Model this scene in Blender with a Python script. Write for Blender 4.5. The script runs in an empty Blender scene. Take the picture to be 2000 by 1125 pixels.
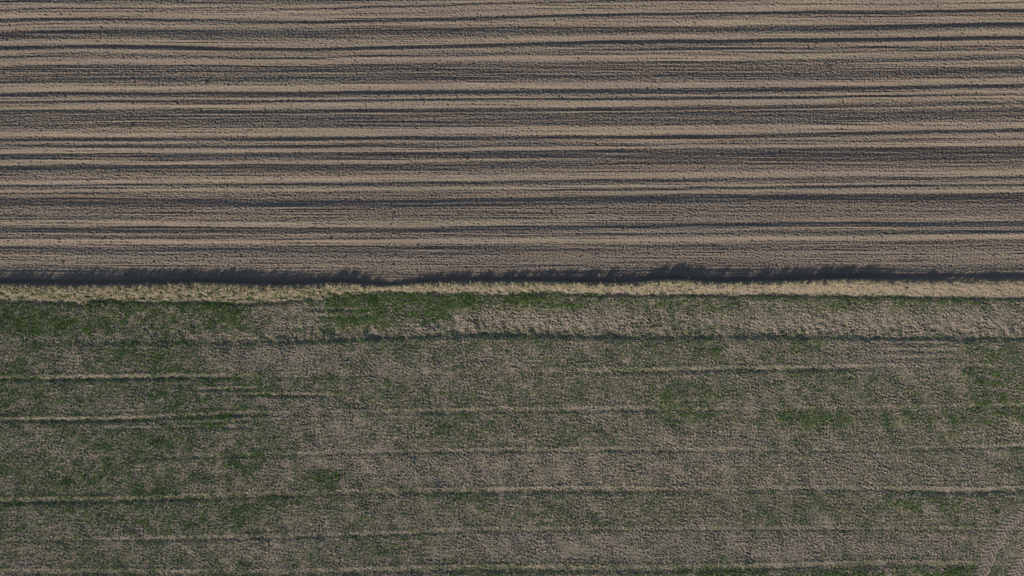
import bpy, math
import numpy as np
from mathutils import Vector

S = 0.018                      # metres per photo pixel
rng = np.random.default_rng(7)
C = bpy.context.scene.collection

# ---------------------------------------------------------------- light geometry
SUN_EL = math.radians(22)
SA = (-0.67, -0.742)           # horizontal direction towards the sun (low, from the lower left)
LZ, LC = math.sin(SUN_EL), math.cos(SUN_EL)
PY = LC * 0.742                # weight of a north-south slope in n.L

# ---------------------------------------------------------------- survey of the ploughed strip
# four transects: how each strip of soil leans (read as tone), "end:tone" in 1/8 pixel units, four blocks of 140 px
TA = ["35:70 60:115 75:80 130:140 155:72 175:130 190:95 265:138 275:110 295:70 305:95 330:65 365:125 380:95 435:140 445:100 460:130 540:75 580:88 620:105 700:142 770:56 830:128 865:110 890:88 915:125 925:90 1000:150 1012:120 1025:60 1040:110 1055:75 1090:100 1126:82",
 "80:105 180:85 235:120 305:154 320:80 330:105 380:56 400:115 412:75 450:125 490:68 515:110 575:154 595:105 608:68 622:95 660:58 678:118 705:68 722:105 880:92 960:115 1020:138 1035:85 1045:100 1095:56 1126:120",
 "30:108 75:72 90:105 150:154 170:100 182:68 190:95 205:60 215:100 240:62 285:105 335:130 420:64 500:92 580:112 640:130 680:70 705:122 720:82 760:140 775:78 800:112 812:76 835:115 860:90 980:66 1126:98",
 "80:98 165:126 180:95 215:60 225:85 280:54 330:108 375:66 445:124 480:105 490:78 500:100 535:56 550:80 580:60 640:95 780:100 800:85 812:72 850:84 920:66 1080:63 1126:60"]
TB = ["15:72 35:115 50:82 95:142 125:68 200:128 212:96 255:144 285:118 298:82 308:92 340:60 345:90 380:134 430:115 460:76 530:88 600:105 715:124 780:57 850:122 890:82 940:154 985:128 998:66 1012:105 1025:70 1070:98 1090:78 1126:95",
 "60:102 140:82 200:115 275:150 288:120 298:78 305:95 360:58 380:112 392:72 430:134 465:68 500:125 570:144 585:70 600:100 640:60 665:122 690:76 880:93 1005:134 1015:85 1025:105 1075:56 1126:118",
 "20:100 70:72 130:154 145:68 160:95 205:63 265:92 310:140 370:76 385:60 440:82 510:108 600:130 655:70 675:112 690:80 735:144 748:86 800:108 815:86 828:78 850:112 885:92 1000:58 1126:95",
 "100:100 180:122 195:100 210:56 228:80 275:56 345:100 380:70 440:132 475:112 490:75 500:90 545:54 560:90 590:64 610:95 640:78 800:98 890:100 920:78 960:64 1010:74 1126:62"]
TC = ["8:100 30:66 90:125 110:105 185:145 240:58 310:112 400:130 420:105 500:78 545:108 610:148 685:50 760:108 795:68 835:125 860:86 940:146 955:115 970:60 985:112 998:63 1040:105 1060:80 1126:95",
 "40:100 75:74 130:95 175:108 240:152 255:105 265:70 275:95 325:56 340:108 355:70 395:120 435:60 460:110 530:146 545:100 558:66 570:94 605:53 625:126 655:63 850:90 985:130 1045:56 1126:112",
 "25:80 70:156 80:100 95:58 110:97 125:60 140:94 180:64 260:80 340:90 450:110 535:128 550:105 605:78 625:112 635:78 680:142 715:60 740:112 775:150 795:105 808:66 818:86 900:58 940:85 1126:100",
 "100:108 118:114 130:60 142:86 200:53 275:110 305:68 340:105 410:134 450:112 480:80 510:102 535:76 570:105 585:86 720:108 740:85 820:95 835:78 845:86 960:63 1126:62"]
TD = ["10:110 40:132 65:110 135:144 150:105 200:60 225:122 250:90 300:140 312:108 355:138 440:68 485:108 565:144 580:90 640:56 715:130 755:84 775:124 795:76 850:150 895:112 905:84 925:110 945:84 985:128 998:104 1030:128 1070:105 1126:87",
 "65:85 85:120 110:97 120:118 195:154 210:85 265:70 290:124 302:72 350:144 380:62 430:150 475:115 490:84 500:106 530:78 560:134 575:90 600:112 650:84 760:90 820:112 895:146 915:100 970:56 1050:124 1080:84 1126:132",
 "35:150 48:84 62:107 75:58 88:97 105:60 150:82 175:66 190:90 250:77 340:95 360:87 420:112 495:134 510:107 565:91 585:118 602:72 635:146 680:60 700:130 715:90 765:154 785:110 800:60 812:96 850:53 865:80 890:60 940:85 1126:102",
 "30:105 90:124 102:60 118:88 172:53 240:110 285:63 310:96 375:132 400:105 410:80 450:85 470:112 495:74 520:107 545:95 780:109 790:80 805:107 818:70 835:94 880:58 895:62 935:90 1010:62 1126:62"]
COLX = [120, 740, 1360, 1880]
Z = 1125 / 140.0
def transect(blocks):
    out = np.zeros(5600); pos = 0
    for b, blk in enumerate(blocks):
        p = 0
        for tok in blk.split():
            e, t = tok.split(':')
            a0, a1 = int(b*1400 + p/Z*10), int(round(b*1400 + min(float(e), 1125)/Z*10))
            out[a0:a1] = float(t); p = float(e)
        out[a1:(b+1)*1400] = float(t)
    def g(a, w):
        n = int(4*w); k = np.exp(-0.5*(np.arange(-n, n+1)/w)**2); k /= k.sum()
        return np.convolve(np.pad(a, n, mode='edge'), k, 'valid')
    a = g(out, 6.0)
    return np.clip(a + .38*(a - g(a, 45.0)), 50, 172)      # small steps between neighbouring tine lines stay crisp
TONE = [transect(t) for t in (TA, TB, TC, TD)]
# lines that can be followed from one transect to the next (y in photo pixels)
KEYS = np.array([[-60,-60,-66,-70],[2,1,-10,-16],[39.5,40,26.4,21.8],[57.2,53.5,52.2,44.2],[91.4,93,80.6,75.9],[119.7,113.8,111.3,102.2],[152,150,147.5,141.5],[177.9,174.2,169.9,164.3],
 [184.2,181,177.3,169.9],[198.5,195.6,191.6,185.4],[207.8,206.5,201.6,190.4],[223.2,221.1,216.5,207.8],[256,253,249,242],[273.1,270.6,266.2,257.2],[294.9,292.4,285.8,281.9],
 [362.1,358.1,351.5,347.2],[372,368.6,361.8,356.9],[394,396.3,386.3,383.2],[420,422,414,410],[449.2,450.5,441.1,437.4],[463.8,465,456,452.6],[471,471,466.6,462.5],[484.4,484.7,477.8,473.5],
 [490.3,491.5,484.9,480],[520.7,532,523,520.7],[555.6,558.7,554,546],[580,580,580,580]])
def lagr(xs, vals, x):
    """smooth curve through the transects, straight beyond them"""
    x = np.asarray(x, float); xc = np.clip(x, xs[0]-120, xs[-1]+120)
    xs = np.array(xs, float); m = np.gradient(vals, xs)
    i = np.clip(np.searchsorted(xs, xc)-1, 0, len(xs)-2)
    h = xs[i+1]-xs[i]; t = (xc-xs[i])/h; v = np.asarray(vals)
    tt = np.clip(t, 0, 1)
    r = (2*tt**3-3*tt**2+1)*v[i]+(tt**3-2*tt**2+tt)*h*m[i]+(-2*tt**3+3*tt**2)*v[i+1]+(tt**3-tt**2)*h*m[i+1]
    return r + np.where(t < 0, (t)*h*m[i], 0) + np.where(t > 1, (t-1)*h*m[i+1], 0)
WOBX = [-400,0,120,240,355,480,620,740,860,1000,1240,1360,1480,1760,1880,2000,2400]
WOBV = [2,3,0,-.5,1.2,3.5,3.6,0,0.2,-1.5,-1,0,.3,.7,0,-.3,0]
CANON = KEYS.mean(axis=1)

# ---------------------------------------------------------------- lines of the lower field and the bank
def line(pts):
    p = np.array(pts, float); return lambda x: np.interp(x, p[:, 0], p[:, 1])
def sm(f, w=40):
    xs = np.arange(-600, 2600, 5.0); k = np.exp(-0.5*(np.arange(-30, 31)*5/w)**2); k /= k.sum()
    v = np.convolve(np.pad(f(xs), 30, mode='edge'), k, 'valid')
    return lambda x: np.interp(x, xs, v)
bank_top = sm(line([(0,556),(120,559),(300,557),(400,555),(480,558),(560,561),(640,555),(700,557),(760,562),(800,557),(900,553),(1050,552),(1150,555),(1250,553),(1340,549),(1380,553),(1500,552),(1640,548),(1800,547),(2000,545)]), 18)
bank_foot0 = sm(line([(0,583),(120,588),(300,586),(440,590),(560,586),(640,577),(740,571),(900,570),(1000,572),(1100,571),(1200,573),(1300,573),(1500,573),(1700,575),(1850,578),(2000,578)]), 18)
_bw = np.random.default_rng(77).normal(0, 1, 400); _bx = np.linspace(-700, 2700, 400)
_bw = np.convolve(_bw, [.25, .5, .25], 'same')
def bank_foot(x): return bank_foot0(x) + 2.4*np.interp(x, _bx, _bw)*np.interp(x, [500, 620, 1300, 1500], [1.2, 1.4, .9, .4])
def crest_var(x): return np.clip(np.interp(x, [-100,60,170,300,380,480,600,700,800,1000,1200,1300,1400,1600,1750,1900,2100], [1,1,1.15,1.1,.95,1.1,1.1,.9,.7,.8,.9,1.0,.9,1.0,.85,.75,.75])+.1*np.sin(x*.06)+.08*np.sin(x*.15+1), .4, 1.6)
RUTS = [  # course, depth along it, half width in px
 ([(0,668),(250,667),(330,667),(480,668),(640,661),(800,657),(900,651),(1000,652),(1100,653),(1200,656),(1300,657),(1500,654),(1700,658),(2000,661)],
  [(0,.015),(180,.03),(300,.07),(460,.06),(560,.085),(800,.1),(1000,.1),(1300,.085),(1650,.095),(2000,.09)], 6.5),
 ([(0,742),(250,740),(330,738),(460,739),(700,735),(1050,729),(1240,727),(1400,723),(1600,722),(1750,718),(2000,719)],
  [(0,.055),(100,.085),(280,.10),(440,.06),(500,.015),(640,.012),(1000,.012),(1150,.04),(1300,.06),(1660,.055),(1720,.018),(2000,.02)], 4),
 ([(0,823),(270,821),(330,816),(480,810),(700,809),(780,806),(1000,803),(1240,801),(1300,803),(1500,803),(1700,800),(2000,795)],
  [(0,.09),(250,.09),(300,.06),(480,.06),(560,.015),(740,.015),(800,.04),(1240,.038),(1290,.02),(1500,.015),(1720,.024),(2000,.03)], 4),
 ([(0,900),(280,895),(560,890),(700,886),(1000,882),(1240,880),(1400,882),(1600,882),(2000,874)],
  [(0,.008),(250,.018),(560,.03),(1000,.034),(1400,.026),(1700,.024),(1900,.03),(2000,.045)], 3.5),
 ([(0,982),(250,979),(500,970),(700,965),(900,962),(1100,959),(1300,960),(1500,957),(1700,958),(1900,962),(2000,958)],
  [(0,.075),(300,.07),(450,.045),(650,.035),(850,.045),(1100,.055),(1250,.035),(1450,.024),(1700,.03),(1800,.055),(2000,.065)], 4.5),
 ([(0,1057),(300,1055),(560,1050),(700,1047),(800,1044),(900,1038),(1200,1036),(1450,1035),(1600,1035),(1900,1036)],
  [(0,.02),(300,.035),(560,.04),(800,.045),(900,.025),(1300,.028),(1600,.034),(1900,.03)], 3.5),
 ([(0,1121),(600,1122),(750,1117),(900,1114),(1300,1115),(1500,1111),(1750,1104),(1900,1106),(2000,1106)],
  [(0,.05),(600,.04),(760,.06),(1000,.065),(1300,.06),(1600,.05),(1900,.04),(2000,.02)], 5),
 ([(380,829),(480,823),(560,820)], [(360,0),(390,.04),(480,.035),(540,0)], 3),
 ([(200,838),(370,837),(480,834)], [(180,0),(220,.03),(330,.035),(480,.03),(500,0)], 3),
 ([(400,762),(500,761)], [(370,0),(400,.06),(490,.055),(520,0)], 3),
 ([(480,772),(640,774)], [(460,0),(500,.06),(620,.05),(660,0)], 3),
 ([(0,831),(100,831)], [(-30,.03),(60,.03),(120,0)], 3),
 ([(600,605),(720,606)], [(590,0),(620,.04),(700,.04),(730,0)], 3),
 ([(600,620),(740,618)], [(590,0),(620,.03),(700,.03),(740,0)], 3),
 ([(1700,672),(1860,672)], [(1690,0),(1740,.03),(1840,.03),(1870,0)], 3),
 ([(1700,686),(1870,686)], [(1690,0),(1740,.028),(1850,.028),(1880,0)], 3),
 ([(1700,700),(1870,700)], [(1690,0),(1760,.025),(1850,.025),(1880,0)], 3),
]
ROWKEY = [sm(line(r[0]), 60) for r in RUTS[:7]]
# course of the two lugged tyre tracks in the lower right corner (photo pixels)
TRACKS = [[(1880,1205),(1899,1160),(1917,1118),(1941,1067),(1966,1030),(1994,1006),(2040,975),(2110,940)],
          [(1938,1205),(1958,1160),(1980,1118),(2008,1072),(2036,1040),(2070,1012),(2120,980),(2190,945)]]
def dense(pts, step=1.0):
    p = np.array(pts, float); t = np.arange(len(p)); tt = np.linspace(0, len(p)-1, 700)
    q = np.stack([np.interp(tt, t, p[:, 0]), np.interp(tt, t, p[:, 1])], 1)
    k = np.exp(-0.5*(np.arange(-90, 91)/35.0)**2); k /= k.sum()
    return np.stack([np.convolve(np.pad(q[:, j], 90, mode='reflect', reflect_type='odd'), k, 'valid') for j in (0, 1)], 1)

# ---------------------------------------------------------------- ground grid (fine in view, widening to the horizon)
DX, DY = 0.030, 0.0185
FX, FY = 20.4, 12.0
def axis(f, far, D):
    n = int(round(f/D)); core = np.arange(-n, n+1)*D
    out = []; p = core[-1]; st = D
    while p < far:
        st *= 1.28; p += st; out.append(p)
    out = np.array(out)
    return np.concatenate([-out[::-1], core, out]), len(out), len(core)
XA, OX, NX = axis(FX, 400, DX); YA, OY, NY = axis(FY, 400, DY)
PXA, PYA = XA/S + 1000.0, 562.5 - YA/S
core = (slice(OY, OY+NY), slice(OX, OX+NX))
cx, cy = PXA[OX:OX+NX], PYA[OY:OY+NY]
CX, CY = np.meshgrid(cx, cy)

_k = None
def bandnoise(size_px, seed, width=0.55, aniso=1.0, ang=0.0):
    """band-passed random relief, feature size in photo pixels; aniso stretches it along ang"""
    r = np.random.default_rng(seed).standard_normal((NY, NX))
    fy = np.fft.fftfreq(NY, DY/S)[:, None]; fx = np.fft.fftfreq(NX, DX/S)[None, :]
    c, s = math.cos(ang), math.sin(ang)
    u = (fx*c + fy*s)/aniso; v = -fx*s + fy*c
    k = np.sqrt(u*u + v*v) + 1e-9
    f0 = 1/(2.0*size_px)
    w = np.exp(-0.5*(np.log(k/f0)/width)**2)
    o = np.fft.ifft2(np.fft.fft2(r)*w).real
    return o/o.std()
def sstep(a, b, x):
    t = np.clip((x-a)/(b-a), 0, 1); return t*t*(3-2*t)

H = np.zeros((len(YA), len(XA)))

# --- ploughed strip: each strip's lean gives its slope; heights follow by summing the slopes northwards
def lin(t): return ((t/255+.055)/1.055)**2.4
AMB, FLAT = lin(50.0), lin(106.0)-lin(50.0)
GAIN = 0.90
hs = np.linspace(-1.2, 1.4, 2000); nl = np.maximum(PY*hs+LZ, 0)/np.sqrt(1+hs*hs)/LZ
inc = hs <= 1.2
def slope_of(tone):
    ratio = (lin(tone)-AMB)/FLAT
    h = np.interp(ratio, nl[inc][hs[inc] > -LZ/PY], hs[inc][hs[inc] > -LZ/PY])
    dark = np.clip((66-tone)/14, 0, 1)
    return np.clip(np.where(tone < 66, -LZ/PY*(0.86+0.14*dark), h), -.62, .62)*GAIN
tone_core = np.zeros((NY, NX)); slope = np.zeros((NY, NX))
wob = np.interp(cx, WOBX, WOBV)
att = np.interp(CANON, [0, 110, 190, 300], [1, 1, .25, 0])
YK = np.stack([lagr(COLX, KEYS[k], cx) + wob*att[k] for k in range(len(KEYS))])        # key x column
ycol = [np.interp(np.arange(-700, 6000)/10.0, CANON, KEYS[:, i]) for i in range(4)]
EDGE = .3*bandnoise(4, 70, .6, aniso=.6) + .35*bandnoise(40, 71, .6, aniso=.3)
mod = lambda y: np.where(y < 0, (y % 430.0), y)
for j in range(NX):
    c = np.interp(np.where(cy < -60, -60, cy), YK[:, j], CANON)
    c = np.where(cy < -60, mod(cy), c)
    x = cx[j]; i = int(np.clip(np.searchsorted(COLX, x)-1, 0, 2)); w = float(np.clip((x-COLX[i])/(COLX[i+1]-COLX[i]), 0, 1))
    w = w*w*(3-2*w)
    t = np.zeros(NY); s = np.zeros(NY)
    for a, wt in ((i, 1-w), (i+1, w)):
        if wt <= 0: continue
        yy = np.interp(c, CANON, KEYS[:, a])
        yy = np.where(yy < 0, mod(yy), yy)
        tt = TONE[a][np.clip((yy*10).astype(int), 0, 5599)]
        t += wt*tt; s += wt*slope_of(tt)
    tone_core[:, j] = t; slope[:, j] = s
BT = bank_top(cx)[None, :]; BF = bank_foot(cx)[None, :]
plough = sstep(0, 6, BT - CY)
# no drift over a whole working width: the field stays level
kk = np.exp(-0.5*(np.arange(-200, 201)*DY/S/60.0)**2); kk /= kk.sum()
valid = (CY < BT).astype(float)
def blur_y(a):
    n = NY + 800; f = np.fft.rfft(np.pad(kk, (0, n-401)))[:, None]
    o = np.fft.irfft(np.fft.rfft(np.pad(a, ((200, 600), (0, 0))), axis=0)*f, n, axis=0)
    return o[400:400+NY]
mean = blur_y(slope*valid)/np.maximum(blur_y(valid), 1e-3)
slope = (slope - 0.9*mean)*valid
# some strips vary a little along their length
long1 = bandnoise(10, 3, .5, aniso=.03); long2 = bandnoise(4.5, 4, .4, aniso=.03)
long3 = bandnoise(1.8, 5, .4, aniso=.008); long4 = bandnoise(3.0, 6, .45, aniso=.012)
soft_mid = np.interp(tone_core, [55, 70, 90, 130, 155], [.6, 1.1, 1.1, 1.25, 1.1])
hp = np.cumsum(slope, axis=0)*DY                      # rows run south to north, so this sums northwards
hp -= blur_y(hp*valid)/np.maximum(blur_y(valid), 1e-3)
for j in range(NX):                                  # strips do not run ruler-straight
    hp[:, j] = np.interp(-(cy+EDGE[:, j]), -cy, hp[:, j])
hp += .0020*long1 + .0030*long2 + soft_mid*(.0035*long3 + .0042*long4)*np.clip(.8+.5*bandnoise(40, 7, .6, aniso=.2), .1, 1.8)
rough = np.interp(tone_core, [55, 70, 85, 100, 118, 135, 155], [.7, .75, 1.0, 1.05, 1.0, .9, .75])
fine = bandnoise(1.9, 11, .45); mid = bandnoise(4.5, 12, .5); diag = bandnoise(2.1, 13, .45, aniso=.5, ang=math.radians(-52))
hp += rough*(.0068*fine + .0030*mid + .0084*diag)
pits = bandnoise(2.4, 14, .35) + .45*bandnoise(30, 15, .6)
hp -= .030*np.clip(pits-2.75, 0, 1.2)*np.clip(rough, .6, 1)
# small open holes between the crumbs
def dent(h, n, x0, x1, y0, y1, rmin, rmax, dmin, dmax, seed):
    r = np.random.default_rng(seed)
    for _ in range(n):
        x, y, a = r.uniform(x0, x1), r.uniform(y0, y1), r.uniform(rmin, rmax); d = r.uniform(dmin, dmax); st = r.uniform(.8, 1.7); an = r.normal(.5, .6)
        j0 = int((x-cx[0])/(cx[1]-cx[0])); i0 = int((y-cy[0])/(cy[1]-cy[0])); rj = int(3.2*rmax*S/DX)+2; ri = int(3.2*rmax*S/DY)+2
        if j0-rj < 0 or i0-ri < 0 or j0+rj >= NX or i0+ri >= NY: continue
        sl = (slice(i0-ri, i0+ri), slice(j0-rj, j0+rj)); u = CX[sl]-x; v = CY[sl]-y
        p = (u*math.cos(an)+v*math.sin(an))/st; q = -u*math.sin(an)+v*math.cos(an)
        e = np.exp(-.5*((p*p+q*q)/(a*a))**2); h[sl] -= d*e
dent(hp, 1300, -120, 2120, -60, 540, .7, 1.25, .03, .07, 91)
dent(hp, 500, 1200, 2120, 60, 300, .6, 1.05, .03, .07, 92)
# lug prints of the tractor along some of the strips
def at(k, dy): return (YK[k] + dy)[None, :]
for k, d0, d1, amp, per, sk in ((14, 5.5, 13, .012, 6.0, 1.1), (19, -8, -2, .013, 6.5, 1.2), (11, -9, -4, .008, 6, 1.1), (6, -25, -18, .006, 6, 1),
                                (16, 3, 8, .008, 5.5, .9), (24, 1, 12, .014, 7.5, 1.5), (17, -9, -2, .008, 6, 1.2), (5, 8, 15, .006, 6, 1.1)):
    u = (CY-at(k, d0))/(d1-d0)
    win = np.clip(1-np.abs(u*2-1), 0, 1)**.5*(u > 0)*(u < 1)
    ph = 2*np.pi*(CX/per + (CY-at(k, d0))*sk/per*.8)
    hp += amp*win*np.clip(np.sin(ph), -.4, 1)*(.6+.4*np.clip(bandnoise(60, 40+k, .5, aniso=.2), -1, 1))

# --- lower field: drilled rows, wheel ruts, lumps
rk = np.stack([f(cx) for f in ROWKEY]); rbase = np.array([668, 740, 820, 892, 970, 1047, 1118.])
V = np.zeros((NY, NX))
for j in range(NX):
    e = np.concatenate([[rk[0, j]-300], rk[:, j], [rk[-1, j]+400]]); b = np.concatenate([[368], rbase, [1518]])
    V[:, j] = np.interp(cy, e, b)
rowm = np.clip(.55+.5*bandnoise(45, 21, .6), .1, 1.3)
wv = 1.2*bandnoise(14, 22, .5)
dots = np.cos(2*np.pi*(CX+2.2*bandnoise(12, 27, .5))/6.3)
hl = rowm*np.cos(2*np.pi*(V+wv)/7.0)*(.0022+.0080*dots)
lump = bandnoise(2.5, 23, .45); lump2 = bandnoise(8, 24, .5); lump3 = bandnoise(2.5, 25, .4, aniso=.5, ang=math.radians(-58)); big = bandnoise(45, 26, .6)
lm = np.clip(.95+.25*bandnoise(40, 28, .7), .45, 1.4)
hl += lm*(.0082*lump + .0030*lump2 + .0088*lump3) + .010*big + .0072*bandnoise(1.8, 29, .4)
hl += .03*np.clip(bandnoise(3.6, 30, .35)-2.3, 0, 1)        # small heaps left by the drill
ragged = np.clip(1+.16*bandnoise(12, 31, .5), .5, 1.5)
for n, (pts, dep, wd) in enumerate(RUTS):
    v = (CY - sm(line(pts), 25)(cx)[None, :] - .45*bandnoise(14, 60+n, .5)*min(1, wd/5))/wd
    amp = np.interp(cx, [p[0] for p in dep], [p[1] for p in dep])[None, :]
    prof = -np.exp(-.5*(v/np.where(v > 0, .75, 4.5 if n == 0 else 1.15))**2) + (0 if n == 0 else .5)*np.exp(-.5*((v+2.0)/.6)**2)
    hl += (.75 if n == 0 else .62)*amp*prof*ragged
# tyre tracks
TMASK = []
for pts in TRACKS:
    q = dense(pts); sl = np.concatenate([[0], np.cumsum(np.hypot(*np.diff(q, axis=0).T))])
    sel = (CX > 1850) & (CY > 920)
    X, Y = CX[sel], CY[sel]
    d2 = (X[:, None]-q[None, ::4, 0])**2 + (Y[:, None]-q[None, ::4, 1])**2
    i = d2.argmin(1)*4; i = np.clip(i, 1, len(q)-2)
    tg = q[i+1]-q[i-1]; tg /= np.hypot(tg[:, 0], tg[:, 1])[:, None]
    off = np.stack([X, Y], 1)-q[i]
    u = off[:, 0]*tg[:, 1]-off[:, 1]*tg[:, 0]; s = sl[i] + (off*tg).sum(1)
    W = 11.5
    un = u/W
    inside = 1-sstep(.92, 1.08, np.abs(un))
    ph = (s + np.abs(u)*.75 + np.where(u > 0, 4.0, 0))/8.0
    fr = ph-np.floor(ph)
    lug = np.clip(1-np.abs(fr-.5)/.27, 0, 1)**.6*np.clip(.85+.3*bandnoise(7, 95, .6)[sel], .2, 1.1)
    keep = hl[sel]
    edge = .014*np.exp(-.5*((np.abs(un)-1.15)/.12)**2)
    hl[sel] = keep*(1-.72*inside) + inside*(-.022+.026*lug*(np.abs(un) < .93)) + edge
    m = np.zeros((NY, NX), bool); m[sel] = np.abs(un) < 1.05; TMASK.append(m)
# smooth lane pressed between the two tracks
q0 = dense(TRACKS[0]); lane = (CX > 1850) & (CY > 920)
X, Y = CX[lane], CY[lane]; g = ((np.interp(Y, q0[::-1, 1], q0[::-1, 0]) + np.interp(Y, [940, 1010, 1060, 1125, 1200], [44, 40, 34, 31, 29])))
vv = (X-g)/7.0
hl[lane] = hl[lane]*(1-.7*np.exp(-.5*(vv/.9)**2)) - .028*np.exp(-.5*(vv/.8)**4)

# --- the bank between the fields
crest = BT + 6.0
tb = (CY-BT)/(BF-BT)
up = np.interp(cx, [0,350,560,640,960,1300,1700,2000],[.24,.25,.23,.21,.20,.23,.21,.19])[None, :]*(1.0*(.35+.65*crest_var(cx)[None, :]))*sstep(BT-5, BT+5.5, CY)*(1-sstep(0.22, 1.03, tb)) - .05*np.exp(-.5*((CY-BF-3.5)/3.4)**2)*np.interp(cx, [0, 90, 560, 620, 960, 1020, 2000], [.3, 1, 1, .3, .3, 1, 1])[None, :]
up -= .045*np.exp(-.5*((CY-BT+7)/5.0)**2)
low = 1-plough
inbank = sstep(BT-2, BT+4, CY)*(1-sstep(BF-2, BF+8, CY))
hl2 = hl*(1-.55*inbank)*sstep(BT-2, BT+6, CY)
hcore = hp*plough*sstep(2, 14, BT-CY) + hl2*low + up + inbank*(.015*bandnoise(3.0, 33, .5) + .022*np.minimum(bandnoise(7, 34, .5, aniso=.5), .6))*(1-.5*sstep(1450, 1650, CX))
ex = np.minimum(np.minimum(np.arange(NX), NX-1-np.arange(NX))/60.0, 1)[None, :]; ey = np.minimum(np.minimum(np.arange(NY), NY-1-np.arange(NY))/40.0, 1)[:, None]
hcore = hcore*ex*ey
H[core] = hcore
del long1, long2
def zat(px, py):
    fx = np.clip((np.asarray(px)-cx[0])/(cx[1]-cx[0]), 0, NX-1.001); fy = np.clip((np.asarray(py)-cy[0])/(cy[1]-cy[0]), 0, NY-1.001)
    i, j = fy.astype(int), fx.astype(int); a, b = fy-i, fx-j
    return hcore[i, j]*(1-a)*(1-b)+hcore[i, j+1]*(1-a)*b+hcore[i+1, j]*a*(1-b)+hcore[i+1, j+1]*a*b
def world(px, py): return (np.asarray(px)-1000)*S, (562.5-np.asarray(py))*S

# ---------------------------------------------------------------- materials
def mat(name, rgb, rough=.95):
    m = bpy.data.materials.new(name); m.use_nodes = True
    b = m.node_tree.nodes['Principled BSDF']; b.inputs['Base Color'].default_value = (*rgb, 1); b.inputs['Roughness'].default_value = rough
    b.inputs['Specular IOR Level'].default_value = .15
    return m, m.node_tree, b
def ramp(nt, src, stops):
    r = nt.nodes.new('ShaderNodeValToRGB'); e = r.color_ramp.elements
    while len(e) < len(stops): e.new(.5)
    for k, (p, c) in enumerate(stops): e[k].position = p; e[k].color = (*c, 1)
    nt.links.new(src, r.inputs['Fac']); return r.outputs['Color']
def coords(nt, scale):
    t = nt.nodes.new('ShaderNodeNewGeometry'); mp = nt.nodes.new('ShaderNodeMapping'); mp.inputs['Scale'].default_value = scale
    nt.links.new(t.outputs['Position'], mp.inputs['Vector']); return mp.outputs['Vector']
def noise(nt, scale, detail=4, vec=(1, 1, 1), rough=.6):
    n = nt.nodes.new('ShaderNodeTexNoise'); n.inputs['Scale'].default_value = scale; n.inputs['Detail'].default_value = detail; n.inputs['Roughness'].default_value = rough
    nt.links.new(coords(nt, vec), n.inputs['Vector']); return n.outputs['Fac']
def mix(nt, a, b, f, mode='MIX'):
    m = nt.nodes.new('ShaderNodeMix'); m.data_type = 'RGBA'; m.blend_type = mode
    for sock, v in ((m.inputs[6], a), (m.inputs[7], b), (m.inputs[0], f)):
        if isinstance(v, (int, float)): sock.default_value = v
        elif isinstance(v, tuple): sock.default_value = (*v, 1)
        else: nt.links.new(v, sock)
    return m.outputs[2]
def soil(name, base, warm, cool, bump=.35, streak=.15):
    m, nt, b = mat(name, base)
    c = ramp(nt, noise(nt, .55, 5, (.12, 1, 1)), [(.3, cool), (.5, base), (.72, warm)])       # damper and drier soil along the strips
    st = ramp(nt, noise(nt, 7, 3, (.03, 1, 1), .7), [(.36, cool), (.5, base), (.64, warm)])    # pale dry and damp streaks left by the tines
    c = mix(nt, c, st, streak)
    lg = ramp(nt, noise(nt, .11, 3, (.6, 1, 1)), [(.35, (.86, .87, .90)), (.65, (1.08, 1.06, 1.02))])
    c = mix(nt, c, lg, 1.0, 'MULTIPLY')
    c2 = ramp(nt, noise(nt, 14, 4), [(.25, tuple(x*.72 for x in base)), (.55, base), (.8, tuple(min(1, x*1.3) for x in base))])
    c = mix(nt, c, c2, .45)
    c3 = ramp(nt, noise(nt, 70, 2), [(.3, (.70, .68, .66)), (.55, (1, 1, 1)), (.75, (1.0, 1.0, 1.0))])
    c = mix(nt, c, c3, .7, 'MULTIPLY')
    nt.links.new(c, b.inputs['Base Color'])
    bp = nt.nodes.new('ShaderNodeBump'); bp.inputs['Strength'].default_value = bump; bp.inputs['Distance'].default_value = .012
    nt.links.new(noise(nt, 48, 3), bp.inputs['Height']); nt.links.new(bp.outputs['Normal'], b.inputs['Normal'])
    return m
M_PLOUGH = soil('ploughed_soil', (.266, .220, .178), (.368, .314, .240), (.198, .164, .143), .35, .55)
M_STUB = soil('stubble_soil', (.325, .270, .222), (.35, .285, .222), (.285, .245, .215))
M_BANK = soil('bank_thatch', (.30, .245, .185), (.35, .29, .215), (.19, .16, .115), .6)
M_TRACK = soil('pressed_soil', (.285, .238, .198), (.31, .255, .20), (.24, .21, .185), .5)
def leafmat(name, stops, trans=.25, rough=.6):
    m, nt, b = mat(name, stops[0][1], rough)
    g = nt.nodes.new('ShaderNodeNewGeometry')
    c = ramp(nt, g.outputs['Random Per Island'], stops)
    c = mix(nt, c, ramp(nt, noise(nt, .8, 3), [(.35, (.75, .85, .8)), (.65, (1, 1, 1))]), .6, 'MULTIPLY')
    nt.links.new(c, b.inputs['Base Color'])
    tr = nt.nodes.new('ShaderNodeBsdfTranslucent'); nt.links.new(c, tr.inputs['Color'])
    ms = nt.nodes.new('ShaderNodeMixShader'); ms.inputs[0].default_value = trans
    out = nt.nodes['Material Output']
    nt.links.new(b.outputs[0], ms.inputs[1]); nt.links.new(tr.outputs[0], ms.inputs[2]); nt.links.new(ms.outputs[0], out.inputs['Surface'])
    return m
M_WEED = leafmat('weed_leaf', [(0, (.048, .115, .032)), (.35, (.088, .190, .042)), (.7, (.150, .270, .058)), (1, (.27, .35, .12))])
M_DARKWEED = leafmat('dark_weed_leaf', [(0, (.035, .085, .035)), (.5, (.05, .11, .04)), (1, (.08, .15, .045))])
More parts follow.
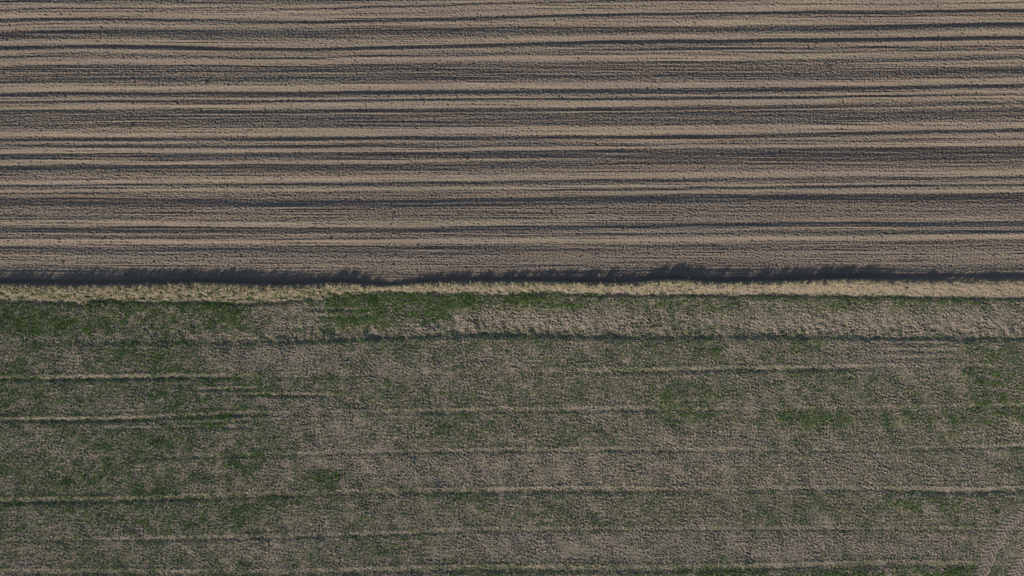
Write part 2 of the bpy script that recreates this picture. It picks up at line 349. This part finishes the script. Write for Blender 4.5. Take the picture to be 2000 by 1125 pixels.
M_DRY = leafmat('dry_grass_blade', [(0, (.24, .19, .12)), (.3, (.42, .35, .22)), (.65, (.56, .49, .33)), (.9, (.66, .61, .45)), (1, (.28, .31, .13))], .3)
M_STRAW = leafmat('straw', [(0, (.30, .26, .19)), (.5, (.44, .39, .30)), (1, (.62, .57, .46))], .15)
M_CLOD = soil('clod_soil_pit_shade', (.10, .075, .062), (.11, .08, .062), (.09, .07, .062))  # soil colour darkened so the flat clods carry the shade of pits
M_STONE, _, _ = mat('pale_stone', (.62, .60, .62), .6)

# ---------------------------------------------------------------- mesh helpers
def link(name, v, faces4=None, faces3=None, m=None, parent=None, smooth=False):
    me = bpy.data.meshes.new(name); nv = len(v); me.vertices.add(nv); me.vertices.foreach_set('co', np.ascontiguousarray(v, np.float32).ravel())
    parts = []; sizes = []
    if faces4 is not None and len(faces4): parts.append(np.asarray(faces4, np.int32).ravel()); sizes.append(np.full(len(faces4), 4, np.int32))
    if faces3 is not None and len(faces3): parts.append(np.asarray(faces3, np.int32).ravel()); sizes.append(np.full(len(faces3), 3, np.int32))
    li = np.concatenate(parts); sz = np.concatenate(sizes); st = np.concatenate([[0], np.cumsum(sz)[:-1]]).astype(np.int32)
    me.loops.add(len(li)); me.loops.foreach_set('vertex_index', li)
    me.polygons.add(len(sz)); me.polygons.foreach_set('loop_start', st); me.polygons.foreach_set('loop_total', sz)
    if smooth: me.polygons.foreach_set('use_smooth', np.ones(len(sz), bool))
    me.update(calc_edges=True); me.validate()
    if m: me.materials.append(m)
    o = bpy.data.objects.new(name, me); C.objects.link(o)
    if parent: o.parent = parent
    return o
def tag(o, label, cat=None, group=None, kind=None):
    o['label'] = label
    if cat: o['category'] = cat
    if group: o['group'] = group
    if kind: o['kind'] = kind
    return o

# ---------------------------------------------------------------- ground objects cut from the one grid
ny, nx = H.shape
VV = np.empty((ny, nx, 3)); VV[..., 0] = XA[None, :]; VV[..., 1] = YA[:, None]; VV[..., 2] = H
fxc = (PXA[:-1]+PXA[1:])/2; fyc = (PYA[:-1]+PYA[1:])/2
FXc, FYc = np.meshgrid(fxc, fyc)
region = np.where(FYc < bank_top(fxc)[None, :]-1, 0, np.where(FYc < bank_foot(fxc)[None, :]-1, 1, 2))
for n, m in enumerate(TMASK):
    sub = m[:-1, :-1]; r = region[OY:OY+NY-1, OX:OX+NX-1]; r[sub & (r == 2)] = 3+n
idx = np.arange(ny*nx).reshape(ny, nx)
quads = np.stack([idx[:-1, :-1], idx[:-1, 1:], idx[1:, 1:], idx[1:, :-1]], -1)
def cut(code, name, m):
    q = quads[region == code]; u, inv = np.unique(q, return_inverse=True)
    return link(name, VV.reshape(-1, 3)[u], faces4=inv.reshape(-1, 4), m=m, smooth=True)
tag(cut(0, 'ploughed_field', M_PLOUGH), 'bare brown ploughed soil in long pale and dark strips above the grass bank', 'field', kind='structure')
tag(cut(1, 'grass_bank', M_BANK), 'narrow pale bank of sandy soil and thatch between the two fields', 'bank', kind='structure')
tag(cut(2, 'stubble_field', M_STUB), 'grey brown drilled field with wheel ruts and weeds below the grass bank', 'field', kind='structure')
tag(cut(3, 'tyre_track', M_TRACK), 'chevron tyre print in the bottom right corner, the longer one lying further left', 'track', kind='structure')
tag(cut(4, 'tyre_track', M_TRACK), 'chevron tyre print cut off by the right edge, beyond the smooth pressed lane', 'track', kind='structure')

# ---------------------------------------------------------------- blades
def blades(px, py, az, lean, length, width, sink=.006, bend=.5, twist=None, z0=None):
    """one bent two-piece blade each: az = direction it leans, lean from the vertical (radians)"""
    n = len(px); x, y = world(px, py); z = (zat(px, py) if z0 is None else z0) - sink
    if twist is None: twist = rng.uniform(-.7, .7, n)
    dx, dy = np.cos(az), np.sin(az)
    wx, wy = -np.sin(az+twist)*width/2, np.cos(az+twist)*width/2
    l1 = length*.5; l2 = length*.5; a2 = np.minimum(lean+bend, 1.9)
    mx, my, mz = x+dx*np.sin(lean)*l1, y+dy*np.sin(lean)*l1, z+np.cos(lean)*l1
    tx, ty, tz = mx+dx*np.sin(a2)*l2, my+dy*np.sin(a2)*l2, mz+np.cos(a2)*l2
    V = np.empty((n, 5, 3))
    V[:, 0] = np.stack([x-wx*.8, y-wy*.8, z], 1); V[:, 1] = np.stack([x+wx*.8, y+wy*.8, z], 1)
    V[:, 2] = np.stack([mx+wx, my+wy, mz], 1); V[:, 3] = np.stack([mx-wx, my-wy, mz], 1); V[:, 4] = np.stack([tx, ty, tz], 1)
    b = np.arange(n)[:, None]*5
    return V.reshape(-1, 3), b+np.array([[0, 1, 2, 3]]), b+np.array([[3, 2, 4]])

# weed cover: where it grows (boxes x0,x1,y0,y1,density)
COVER = [(-200,500,586,655,.85),(-100,130,590,660,1.0),(130,330,590,640,.6),(620,960,572,640,1.1),(640,800,572,600,1.25),(960,1190,571,606,1.2),(1150,1450,578,612,.7),(1450,2200,577,600,.62),(1570,1690,588,622,.7),
 (560,760,630,660,.5),(240,560,590,660,.45),(1400,1470,585,640,.45),(1200,1330,590,630,.45),
 (-200,560,660,1050,.56),(-200,130,660,960,.55),(60,300,738,764,.6),(280,345,675,725,.75),(325,440,715,790,.8),(290,350,790,870,.8),(470,570,750,800,.6),(350,460,780,810,.5),(-100,300,840,960,.5),(300,430,890,935,.65),
 (560,690,915,962,.62),(470,545,925,955,.65),(-100,560,990,1050,.52),(130,330,1060,1110,.42),(640,900,985,1030,.38),(620,760,700,760,.4),(800,1010,800,862,.48),(650,820,770,850,.4),(960,1100,800,840,.4),
 (1240,1430,735,835,.55),(1180,1300,700,730,.5),(1440,1710,795,850,.58),(1850,2200,715,832,.62),(1700,2000,805,835,.62),(1780,2200,670,720,.5),(1290,1460,655,705,.58),(900,1100,660,700,.4),(700,900,655,700,.32),
 (1680,1960,965,1005,.62),(1480,1700,960,1000,.4),(1280,1960,1108,1150,.72),(840,1010,1112,1150,.6),(100,640,1090,1116,.4),(1900,1965,975,1012,.75),(1340,1500,880,920,.35),(1700,1900,870,920,.4),
 (1880,2000,1105,1140,.6),(-200,0,990,1150,.5),(850,1000,960,1010,.45),(1000,1250,640,662,.45),(1500,1620,690,720,.42)]
BARE = [(860,1240,606,646,.2),(1440,2000,612,650,.25),(390,640,675,735,.45),(960,1250,880,955,.35),(880,1900,1040,1095,.35),(1640,1880,662,722,.3),(1240,1480,850,955,.5),(700,1000,880,950,.55),(30,280,760,835,.75),(560,760,800,905,.7),(1500,1950,890,955,.5),(90,300,595,650,.9)]
def soft(x, y, b, e=38): return sstep(b[0]-1.6*e, b[0]+1.6*e, x)*(1-sstep(b[1]-1.6*e, b[1]+1.6*e, x))*sstep(b[2]-e*.4, b[2]+e*.4, y)*(1-sstep(b[3]-e*.4, b[3]+e*.4, y))
cover = np.full((NY, NX), .38)
for b in COVER: cover = np.maximum(cover, b[4]*soft(CX, CY, b))
for b in BARE: cover *= 1-(1-b[4])*soft(CX, CY, b)
cover *= np.clip(1+.20*bandnoise(60, 80, .6, aniso=.4)+.30*bandnoise(13, 81, .6, aniso=.45)+.38*bandnoise(5, 82, .5), .04, 2.2)
cover = np.where(CY > BF-2, cover, np.interp(cx, [0, 300, 420, 620, 1000, 1250, 1400, 2000], [1.1, .8, .75, 1.1, .7, .6, .15, .15])[None, :]*sstep(BT+5, BT+14, CY)*np.clip(.6+.7*bandnoise(9, 83, .6), 0, 1.4))
for m in TMASK: cover[m] *= .3
def scat(n, dens, y0, y1, x0=-120, x1=2120):
    px = rng.uniform(x0, x1, n); py = rng.uniform(y0, y1, n)
    i = np.clip(((py-cy[0])/(cy[1]-cy[0])).astype(int), 0, NY-1); j = np.clip(((px-cx[0])/(cx[1]-cx[0])).astype(int), 0, NX-1)
    k = rng.uniform(0, 1, n) < dens[i, j]
    return px[k], py[k], dens[i, j][k]
tx, ty, td = scat(400000, np.clip(cover, 0, 1.3)**1.15*.85, 555, 1215)
nb = 5
px = np.repeat(tx, nb)+rng.normal(0, 1.1, len(tx)*nb); py = np.repeat(ty, nb)+rng.normal(0, 1.0, len(tx)*nb)
sz = np.repeat(rng.uniform(.7, 1.25, len(tx))*(.75+.4*np.clip(td, 0, 1)), nb)
n = len(px)
V, f4, f3 = blades(px, py, rng.uniform(0, 2*np.pi, n), rng.uniform(.15, 1.05, n), sz*rng.uniform(.035, .08, n), sz*rng.uniform(.006, .013, n))
tag(link('green_weeds', V, f4, f3, M_WEED), 'patchy low green weeds growing over the drilled lower field', 'weeds', kind='stuff')

# straw stubs and crop seedlings along the drilled rows
ns = 390000
px = rng.uniform(-120, 2120, ns); r = rng.integers(84, 172, ns)*7.0 + rng.normal(0, .9, ns)
py = np.empty(ns)
jj = np.clip(((px-cx[0])/(cx[1]-cx[0])).astype(int), 0, NX-1)
e = np.concatenate([rk[:1, jj]-300, rk[:, jj], rk[-1:, jj]+400]); bb = np.concatenate([[368], rbase, [1518]])
seg = np.clip(np.searchsorted(bb, r)-1, 0, len(bb)-2); tt = (r-bb[seg])/(bb[seg+1]-bb[seg]); ar = np.arange(ns)
py = e[seg, ar]*(1-tt)+e[seg+1, ar]*tt
intrack = np.zeros(ns, bool); ii = np.clip(((py-cy[0])/(cy[1]-cy[0])).astype(int), 0, NY-1)
for m in TMASK: intrack |= m[ii, jj]
k = (py > bank_foot(px)+4) & (py < 1200) & ~intrack
px, py = px[k], py[k]
green = rng.uniform(0, 1, len(px)) < .79
gx_, gy_ = px[green], py[green]
gi = np.clip(((gy_-cy[0])/(cy[1]-cy[0])).astype(int), 0, NY-1); gj = np.clip(((gx_-cx[0])/(cx[1]-cx[0])).astype(int), 0, NX-1)
gk = rng.uniform(0, 1, len(gx_)) < np.clip(.42+1.3*cover[gi, gj], 0, 1); gx_, gy_ = gx_[gk], gy_[gk]; n = len(gx_)
V, f4, f3 = blades(gx_, gy_, rng.uniform(0, 2*np.pi, n), np.abs(rng.normal(.6, .35, n)), rng.uniform(.03, .075, n), rng.uniform(.006, .012, n), bend=.6)
tag(link('crop_seedlings', V, f4, f3, M_WEED), 'thin veil of green seedlings in the drilled rows of the lower field', 'seedlings', kind='stuff')
px, py = px[~green], py[~green]; n = len(px)
V, f4, f3 = blades(px, py, rng.uniform(0, 2*np.pi, n), np.abs(rng.normal(.9, .4, n)), rng.uniform(.03, .08, n), rng.uniform(.006, .012, n), bend=.1)
tag(link('straw_stubble', V, f4, f3, M_STRAW), 'short pale straw stubs standing in the drilled rows of the lower field', 'stubble', kind='stuff')

# dry grass along the crest of the bank
def grassrow(n, x0=-130, x1=2130):
    x = rng.uniform(x0, x1, n)
    return x
hgt = line([(-200,.8),(0,.8),(130,.8),(300,.85),(420,1.15),(480,.9),(560,.85),(620,.7),(640,1.15),(700,1.1),(715,.5),(735,.35),(755,.2),(780,.3),(800,.8),(860,1.0),(900,.75),(1060,.8),(1180,.85),(1200,.5),(1250,.4),(1265,.95),(1340,.95),(1370,.7),(1420,.6),(1500,.7),(1610,.8),(1640,1.1),(1680,.7),(1720,.3),(1800,.25),(2000,.25),(2200,.3)])
n = 26000
px = rng.uniform(-120, 2120, n); hh = hgt(px); hh = np.where(px > 1700, hh, .45+.5*hh)
clump = np.clip(.55+.6*np.sin(px*.19+2*np.sin(px*.037))+.5*np.sin(px*.43+np.sin(px*.11)), .05, 1.5)
k = rng.uniform(0, 1.45, n) < clump*(.1+.9*np.minimum(hh, 1)); px, hh, clump = px[k], hh[k], clump[k]; n = len(px)
spread = bank_foot(px)-bank_top(px)
py = bank_top(px)+1.5+np.abs(rng.normal(0, 1, n))*np.minimum(spread*.26, 6)
az = rng.normal(math.radians(62), .75, n)
V, f4, f3 = blades(px, py, az, np.abs(rng.normal(.5, .25, n)), (.35+.65*np.minimum(hh, 1.0))*np.minimum(.07+rng.exponential(.045, n), .24), rng.uniform(.008, .019, n), bend=.5)
tag(link('dry_grass', V, f4, f3, M_DRY), 'strip of dry straw coloured grass leaning along the crest of the bank', 'grass', kind='stuff')
# thatch on the sunny face
n = 8000
px = rng.uniform(-120, 2120, n); u = rng.uniform(.1, .95, n)*np.interp(px, [0, 1150, 1350], [.6, .6, 1]); py = bank_top(px)+u*(bank_foot(px)-bank_top(px))
V, f4, f3 = blades(px, py, rng.uniform(0, 2*np.pi, n), rng.uniform(.7, 1.4, n), rng.uniform(.03, .11, n), rng.uniform(.004, .009, n), bend=.2)
tag(link('flattened_thatch', V, f4, f3, M_DRY), 'flattened dead grass lying on the sunny face of the bank', 'grass', kind='stuff')

# ---------------------------------------------------------------- tussocks that stand out of the strip (things)
def tussock(px0, spread, nb, hmin, hmax, label, dy=3.0, m=M_DRY, lean=.35, azd=62, cat='grass tuft', group='tall dry grass tufts along the bank', name='grass_tussock', azs=.5, wd=(.008, .018), py0=None):
    bx = px0 + rng.uniform(-1.2*spread, 1.2*spread, nb); by = (bank_top(np.array([px0]))[0]+dy if py0 is None else py0) + rng.normal(0, 1.8, nb)
    gx, gy = world(px0, by.mean()); gz = float(zat(np.array([px0]), np.array([by.mean()]))[0])
    if cat == 'grass tuft': hmin, hmax = hmin*.5, hmax*.56; lean = .72
    V, f4, f3 = blades(bx, by, rng.normal(math.radians(azd), azs, nb), np.abs(rng.normal(lean, .2, nb)), rng.uniform(hmin, hmax, nb), rng.uniform(*wd, nb), bend=.45)
    V = V-np.array([[gx, gy, gz]])
    o = link(name, V, f4, f3, m); o.location = (gx, gy, gz)
    return tag(o, label, cat, group)
TUS = [(22,9,90,.14,.27,'dry tuft at the far left end of the grass bank, dark gap beside it'),
 (150,8,70,.12,.25,'low dry tuft on the left bank, first one with tips over the shadow'),
 (345,9,90,.15,.28,'dry tuft opening the tall wavy run on the left bank'),
 (395,10,110,.16,.31,'broad dry tuft in the middle of the tall wavy run on the left bank'),
 (420,8,90,.16,.32,'tallest dry tuft of the wavy run on the left bank'),
 (462,8,80,.14,.28,'dry tuft closing the wavy run on the left bank'),
 (530,9,70,.12,.24,'low rusty tuft left of the green dip in the bank'),
 (648,7,100,.15,.29,'dense straw tuft standing at the left end of the short upright row'),
 (672,7,110,.16,.30,'dense straw tuft in the middle of the short upright row'),
 (697,7,90,.15,.28,'dense straw tuft at the right end of the short upright row'),
 (731,4,40,.12,.22,'small lone pale tuft between the upright row and the bare gap'),
 (795,6,70,.13,.25,'dry tuft just right of the bare gap in the bank'),
 (818,6,80,.16,.33,'tuft with long spiky tips right of the bare gap'),
 (836,7,80,.15,.32,'spiky tuft leaning right, second after the bare gap'),
 (866,6,70,.15,.30,'narrow upright tuft where the bank straightens near the centre'),
 (940,9,70,.12,.22,'low tuft on the straight central bank above bright green weeds'),
 (1050,9,70,.12,.23,'low tuft on the central bank above the widest bare soil'),
 (1130,9,90,.13,.27,'golden tuft left of the pale stone'),
 (1270,8,120,.18,.34,'large straw tuft at the left side of the biggest clump on the bank'),
 (1296,9,140,.2,.36,'large straw tuft in the heart of the biggest clump on the bank'),
 (1322,9,130,.18,.35,'large straw tuft with brown tips at the right of the biggest clump'),
 (1345,7,80,.12,.26,'trailing straw tuft sloping down from the biggest clump'),
 (1440,8,60,.12,.22,'thin olive tuft in the low stretch right of the biggest clump'),
 (1535,8,70,.12,.24,'flat straw tuft lying along the edge of the right bank'),
 (1618,7,90,.14,.27,'yellow green tuft with feathery top on the right bank'),
 (1640,6,90,.14,.28,'brown centred tuft beside the yellow green one on the right bank'),
 (1668,9,90,.13,.26,'golden tuft combed to the right, last tall one on the right bank')]
for a in TUS: tussock(*a)
# single bent stalks reaching over the shaded soil
def stalk(px0, py0, az, length, label):
    gx, gy = world(px0, py0); gz = float(zat(np.array([px0]), np.array([py0]))[0])
    pts = []; x = y = z = 0.0; le = .5
    seg = 7
    ring = []
    for k in range(seg+1):
        t = k/seg; r = .006*(1-t*.55) + (.006 if .7 < t < .95 else 0)
        d = np.array([math.cos(az)*math.sin(le), math.sin(az)*math.sin(le), math.cos(le)])
        sx = np.array([-math.sin(az), math.cos(az), 0]); sy = np.cross(d, sx)
        for q in range(5):
            a = q*2*math.pi/5; ring.append(np.array([x, y, z]) + r*(math.cos(a)*sx+math.sin(a)*sy))
        x += d[0]*length/seg; y += d[1]*length/seg; z += d[2]*length/seg; le = min(le+.17, 1.6)
    f = [[k*5+q, k*5+(q+1) % 5, (k+1)*5+(q+1) % 5, (k+1)*5+q] for k in range(seg) for q in range(5)]
    o = link('grass_stalk', np.array(ring), faces4=f, m=M_DRY, smooth=True); o.location = (gx, gy, gz)
    tag(o, label, 'stalk', 'bent grass stalks over the shaded soil')
stalk(1845, 546, math.radians(22), .34, 'longest pale bent stalk leaning over the shaded soil near the right edge')
stalk(1866, 546, math.radians(25), .27, 'second pale bent stalk, just right of the longest one')
stalk(1890, 547, math.radians(35), .20, 'third and shortest pale stalk in the row near the right edge')
stalk(1336, 549, math.radians(42), .30, 'thin straight stalk rising from the biggest straw clump into the shadow')

# ---------------------------------------------------------------- clods, stones, single weeds
def rock(name, px0, py0, rx, ry, rz, m, seed, yaw=0.0, bury=.35):
    r = np.random.default_rng(seed); import bmesh
    bm = bmesh.new(); bmesh.ops.create_icosphere(bm, subdivisions=2, radius=1)
    w = r.normal(0, 1, (5, 3)); ph = r.uniform(0, 6.28, 5)
    gx, gy = world(px0, py0); gz = float(zat(np.array([px0]), np.array([py0]))[0])
    c, s = math.cos(yaw), math.sin(yaw)
    for v in bm.verts:
        p = np.array(v.co); k = 1+sum(.10*math.sin(2.2*float(w[i] @ p)+ph[i]) for i in range(5))
        p = p*k*np.array([rx, ry, rz]); v.co = (p[0]*c-p[1]*s, p[0]*s+p[1]*c, p[2]+rz*(1-2*bury))
    me = bpy.data.meshes.new(name); bm.to_mesh(me); bm.free(); me.materials.append(m)
    o = bpy.data.objects.new(name, me); C.objects.link(o); o.location = (gx, gy, gz)
    return o
CLODS = [(404,161,2.0),(43,42,1.1),(29,58,1.2),(13,71,1.1),(190,81,1.1),(96,6,1.2),(196,134,1),(111,152,1),(100,201,1),(211,245,1.1),(210,279,1.2),(53,251,.9),(140,309,1),(102,369,1.1),(38,416,1.1),(68,453,1.2),(201,467,1.3),(122,512,1.2),
 (671,3,1.1),(670,23,1.2),(676,61,1.3),(682,80,1.3),(685,99,1.3),(692,119,1.2),(693,139,1.2),(701,154,1.2),(724,233,1.5),(727,253,1.2),(836,149,1.1),(737,192,1),(759,190,1),(823,191,1),(713,215,1),(753,305,1.1),(756,325,1.1),(763,361,1.2),(763,399,1.3),(767,381,1),(769,418,1.3),
 (763,439,1.3),(767,457,1.2),(771,497,1.4),(768,516,1.5),(645,467,1.4),(674,503,1.1),(1437,63,1.3),(1277,33,1),(1469,17,1),(1317,134,1.1),(1276,157,1.3),(1273,166,1.1),(1287,167,1),(1336,159,1.2),(1405,153,1.2),(1430,152,1.2),(1450,151,1.1),(1377,234,1.2),(1361,248,1.1),(1396,243,1.1),(1415,242,1.1),
 (1374,329,1.2),(1291,396,1.4),(1276,404,1.2),(1346,410,1.2),(1395,424,1.3),(1313,428,1.2),(1404,510,1),(1832,13,1.1),(1896,31,1.1),(1857,53,1.1),(1777,81,1.1),(1838,85,1.2),(1869,160,1.3),(1896,161,1.2),(1920,158,1.3),(1801,220,1.2),(1769,230,1.2),(1863,219,1.1),(1897,218,1.2),(1959,208,1.4),(1932,244,1.1),(1907,319,1.2),(1840,309,1.1),
 (1942,498,1.5),(1782,502,1.5),(1792,506,1.4),(1611,125,1.2),(1618,130,1.2),(1625,126,1.3),(1633,124,1.1),(1645,125,1.2),(1655,123,1.1),(1622,133,1),(1580,140,1.2),(1560,148,1),(965,118,1.1),(1043,95,1),(1090,190,1.1),(1047,205,1.1),(905,305,1.4),(912,311,1.2),(1062,308,1.3),(960,330,1),(1160,235,1.2),(1180,222,1),(1110,250,1.2),(1065,325,1.2),(1040,318,1),(1150,488,1.5),(1163,497,1.3),(1075,415,1.2),(1085,422,1.1),(1055,405,1),
 (520,45,1),(590,45,1.2),(560,60,1),(572,72,1.1),(330,175,1),(420,240,1.3),(377,258,1),(258,245,1.6),(255,252,1.2),(545,155,1.2),(480,265,1.1),(300,290,1.1),(317,292,1.2),(480,300,1),(610,145,1.1),(545,345,1),(1520,95,1),(1530,300,1),(1655,235,1.1),(1662,360,1.3),(1605,365,1.2),(1550,150,1.1),(1475,285,1)]
FUR = ['first','second','third','fourth','fifth','sixth','seventh','eighth','ninth','tenth','eleventh','twelfth','thirteenth','fourteenth']
FURK = [2, 3, 4, 8, 9, 11, 13, 15, 17, 19, 20, 22]
ORD = ['leftmost','second','third','fourth','fifth','sixth','seventh','eighth','ninth','tenth','eleventh','twelfth','thirteenth','fourteenth','fifteenth','sixteenth','seventeenth','eighteenth','nineteenth','twentieth','twenty-first','twenty-second'] + ['twenty-%s' % k for k in ('third','fourth','fifth','sixth','seventh','eighth','ninth')] + ['thirtieth', 'thirty-first', 'thirty-second']
bands = {}
for c in CLODS:
    yk = [float(np.interp(c[0], cx, YK[k])) for k in FURK]
    bands.setdefault((sum(y < c[1] for y in yk), c[0] > 1000), []).append(c)
sd = 100
for (b, right), cl in bands.items():
    cl.sort()
    where = 'above the first dark furrow' if b == 0 else ('below the %s dark furrow' % FUR[b-1] if b < len(FURK) else 'beside the shaded field edge')
    for i, (x, y, s) in enumerate(cl):
        s *= .026*rng.uniform(.85, 1.1)
        o = rock('soil_clod', x, y, s*rng.uniform(.9, 1.4), s*rng.uniform(.7, 1), s*rng.uniform(.45, .7), M_CLOD, sd, rng.uniform(0, 3.1), .2); sd += 1
        if i == 0: lab = 'first dark clod from the %s %s' % ('centre rightwards' if right else 'left edge', where)
        else: lab = '%s dark clod from the %s %s' % (ORD[i], 'centre rightwards' if right else 'left edge', where)
        tag(o, lab, 'clod', 'dark clods on the ploughed soil')
tag(rock('pale_stone', 1201, 547, .03, .026, .024, M_STONE, 3), 'small white stone on the shaded soil left of the biggest straw clump', 'stone')
stalk(1206, 549, math.radians(18), .13, 'short pale stem lying beside the small white stone')
tag(rock('dark_clod', 1766, 563, .055, .04, .05, M_CLOD, 4, .3), 'dark clod sitting on the pale face of the right bank', 'clod')
WEEDS = [(1947,1000,40,.10,'dark green weed left of the top of the chevron tyre print'),(1262,806,28,.08,'dark weed beside the central rut where the pale soil ends'),(372,757,30,.08,'dark bushy weed in the dense patch left of centre'),
 (318,830,30,.08,'dark weed in the broken rut on the left of the lower field')]
for x, y, nb, L, lab in WEEDS:
    tussock(x, 3.2, nb, L*.6, L*1.2, lab, m=M_DARKWEED, lean=.7, azd=90, azs=3, cat='weed', group='dark weeds in the lower field', name='weed_plant', wd=(.010, .02), py0=y)

# ---------------------------------------------------------------- light, sky, camera
sc = bpy.context.scene
w = bpy.data.worlds.new('World'); sc.world = w; w.use_nodes = True
nt = w.node_tree; bg = nt.nodes['Background']; sky = nt.nodes.new('ShaderNodeTexSky'); sky.sky_type = 'NISHITA'; sky.sun_disc = False
sky.sun_elevation = SUN_EL; sky.sun_rotation = math.atan2(SA[0], SA[1]); sky.air_density = 1.0; sky.dust_density = 1.0
nt.links.new(sky.outputs[0], bg.inputs['Color']); bg.inputs['Strength'].default_value = .085
sun = bpy.data.lights.new('sun', 'SUN'); sun.energy = 3.9; sun.angle = math.radians(.5); sun.color = (1, .90, .78)
so = bpy.data.objects.new('sun', sun); C.objects.link(so)
so.rotation_euler = Vector((-SA[0]*LC, -SA[1]*LC, -LZ)).to_track_quat('-Z', 'Y').to_euler(); so.location = (-30, -40, 20)
cam = bpy.data.cameras.new('camera'); cam.sensor_width = 36; cam.lens = 26; cam.clip_end = 2000
co = bpy.data.objects.new('camera', cam); C.objects.link(co); co.location = (0, 0, 26.0); sc.camera = co
vs = sc.view_settings; vs.view_transform = 'Standard'; vs.look = 'None'; vs.exposure = 0.13; vs.gamma = 1
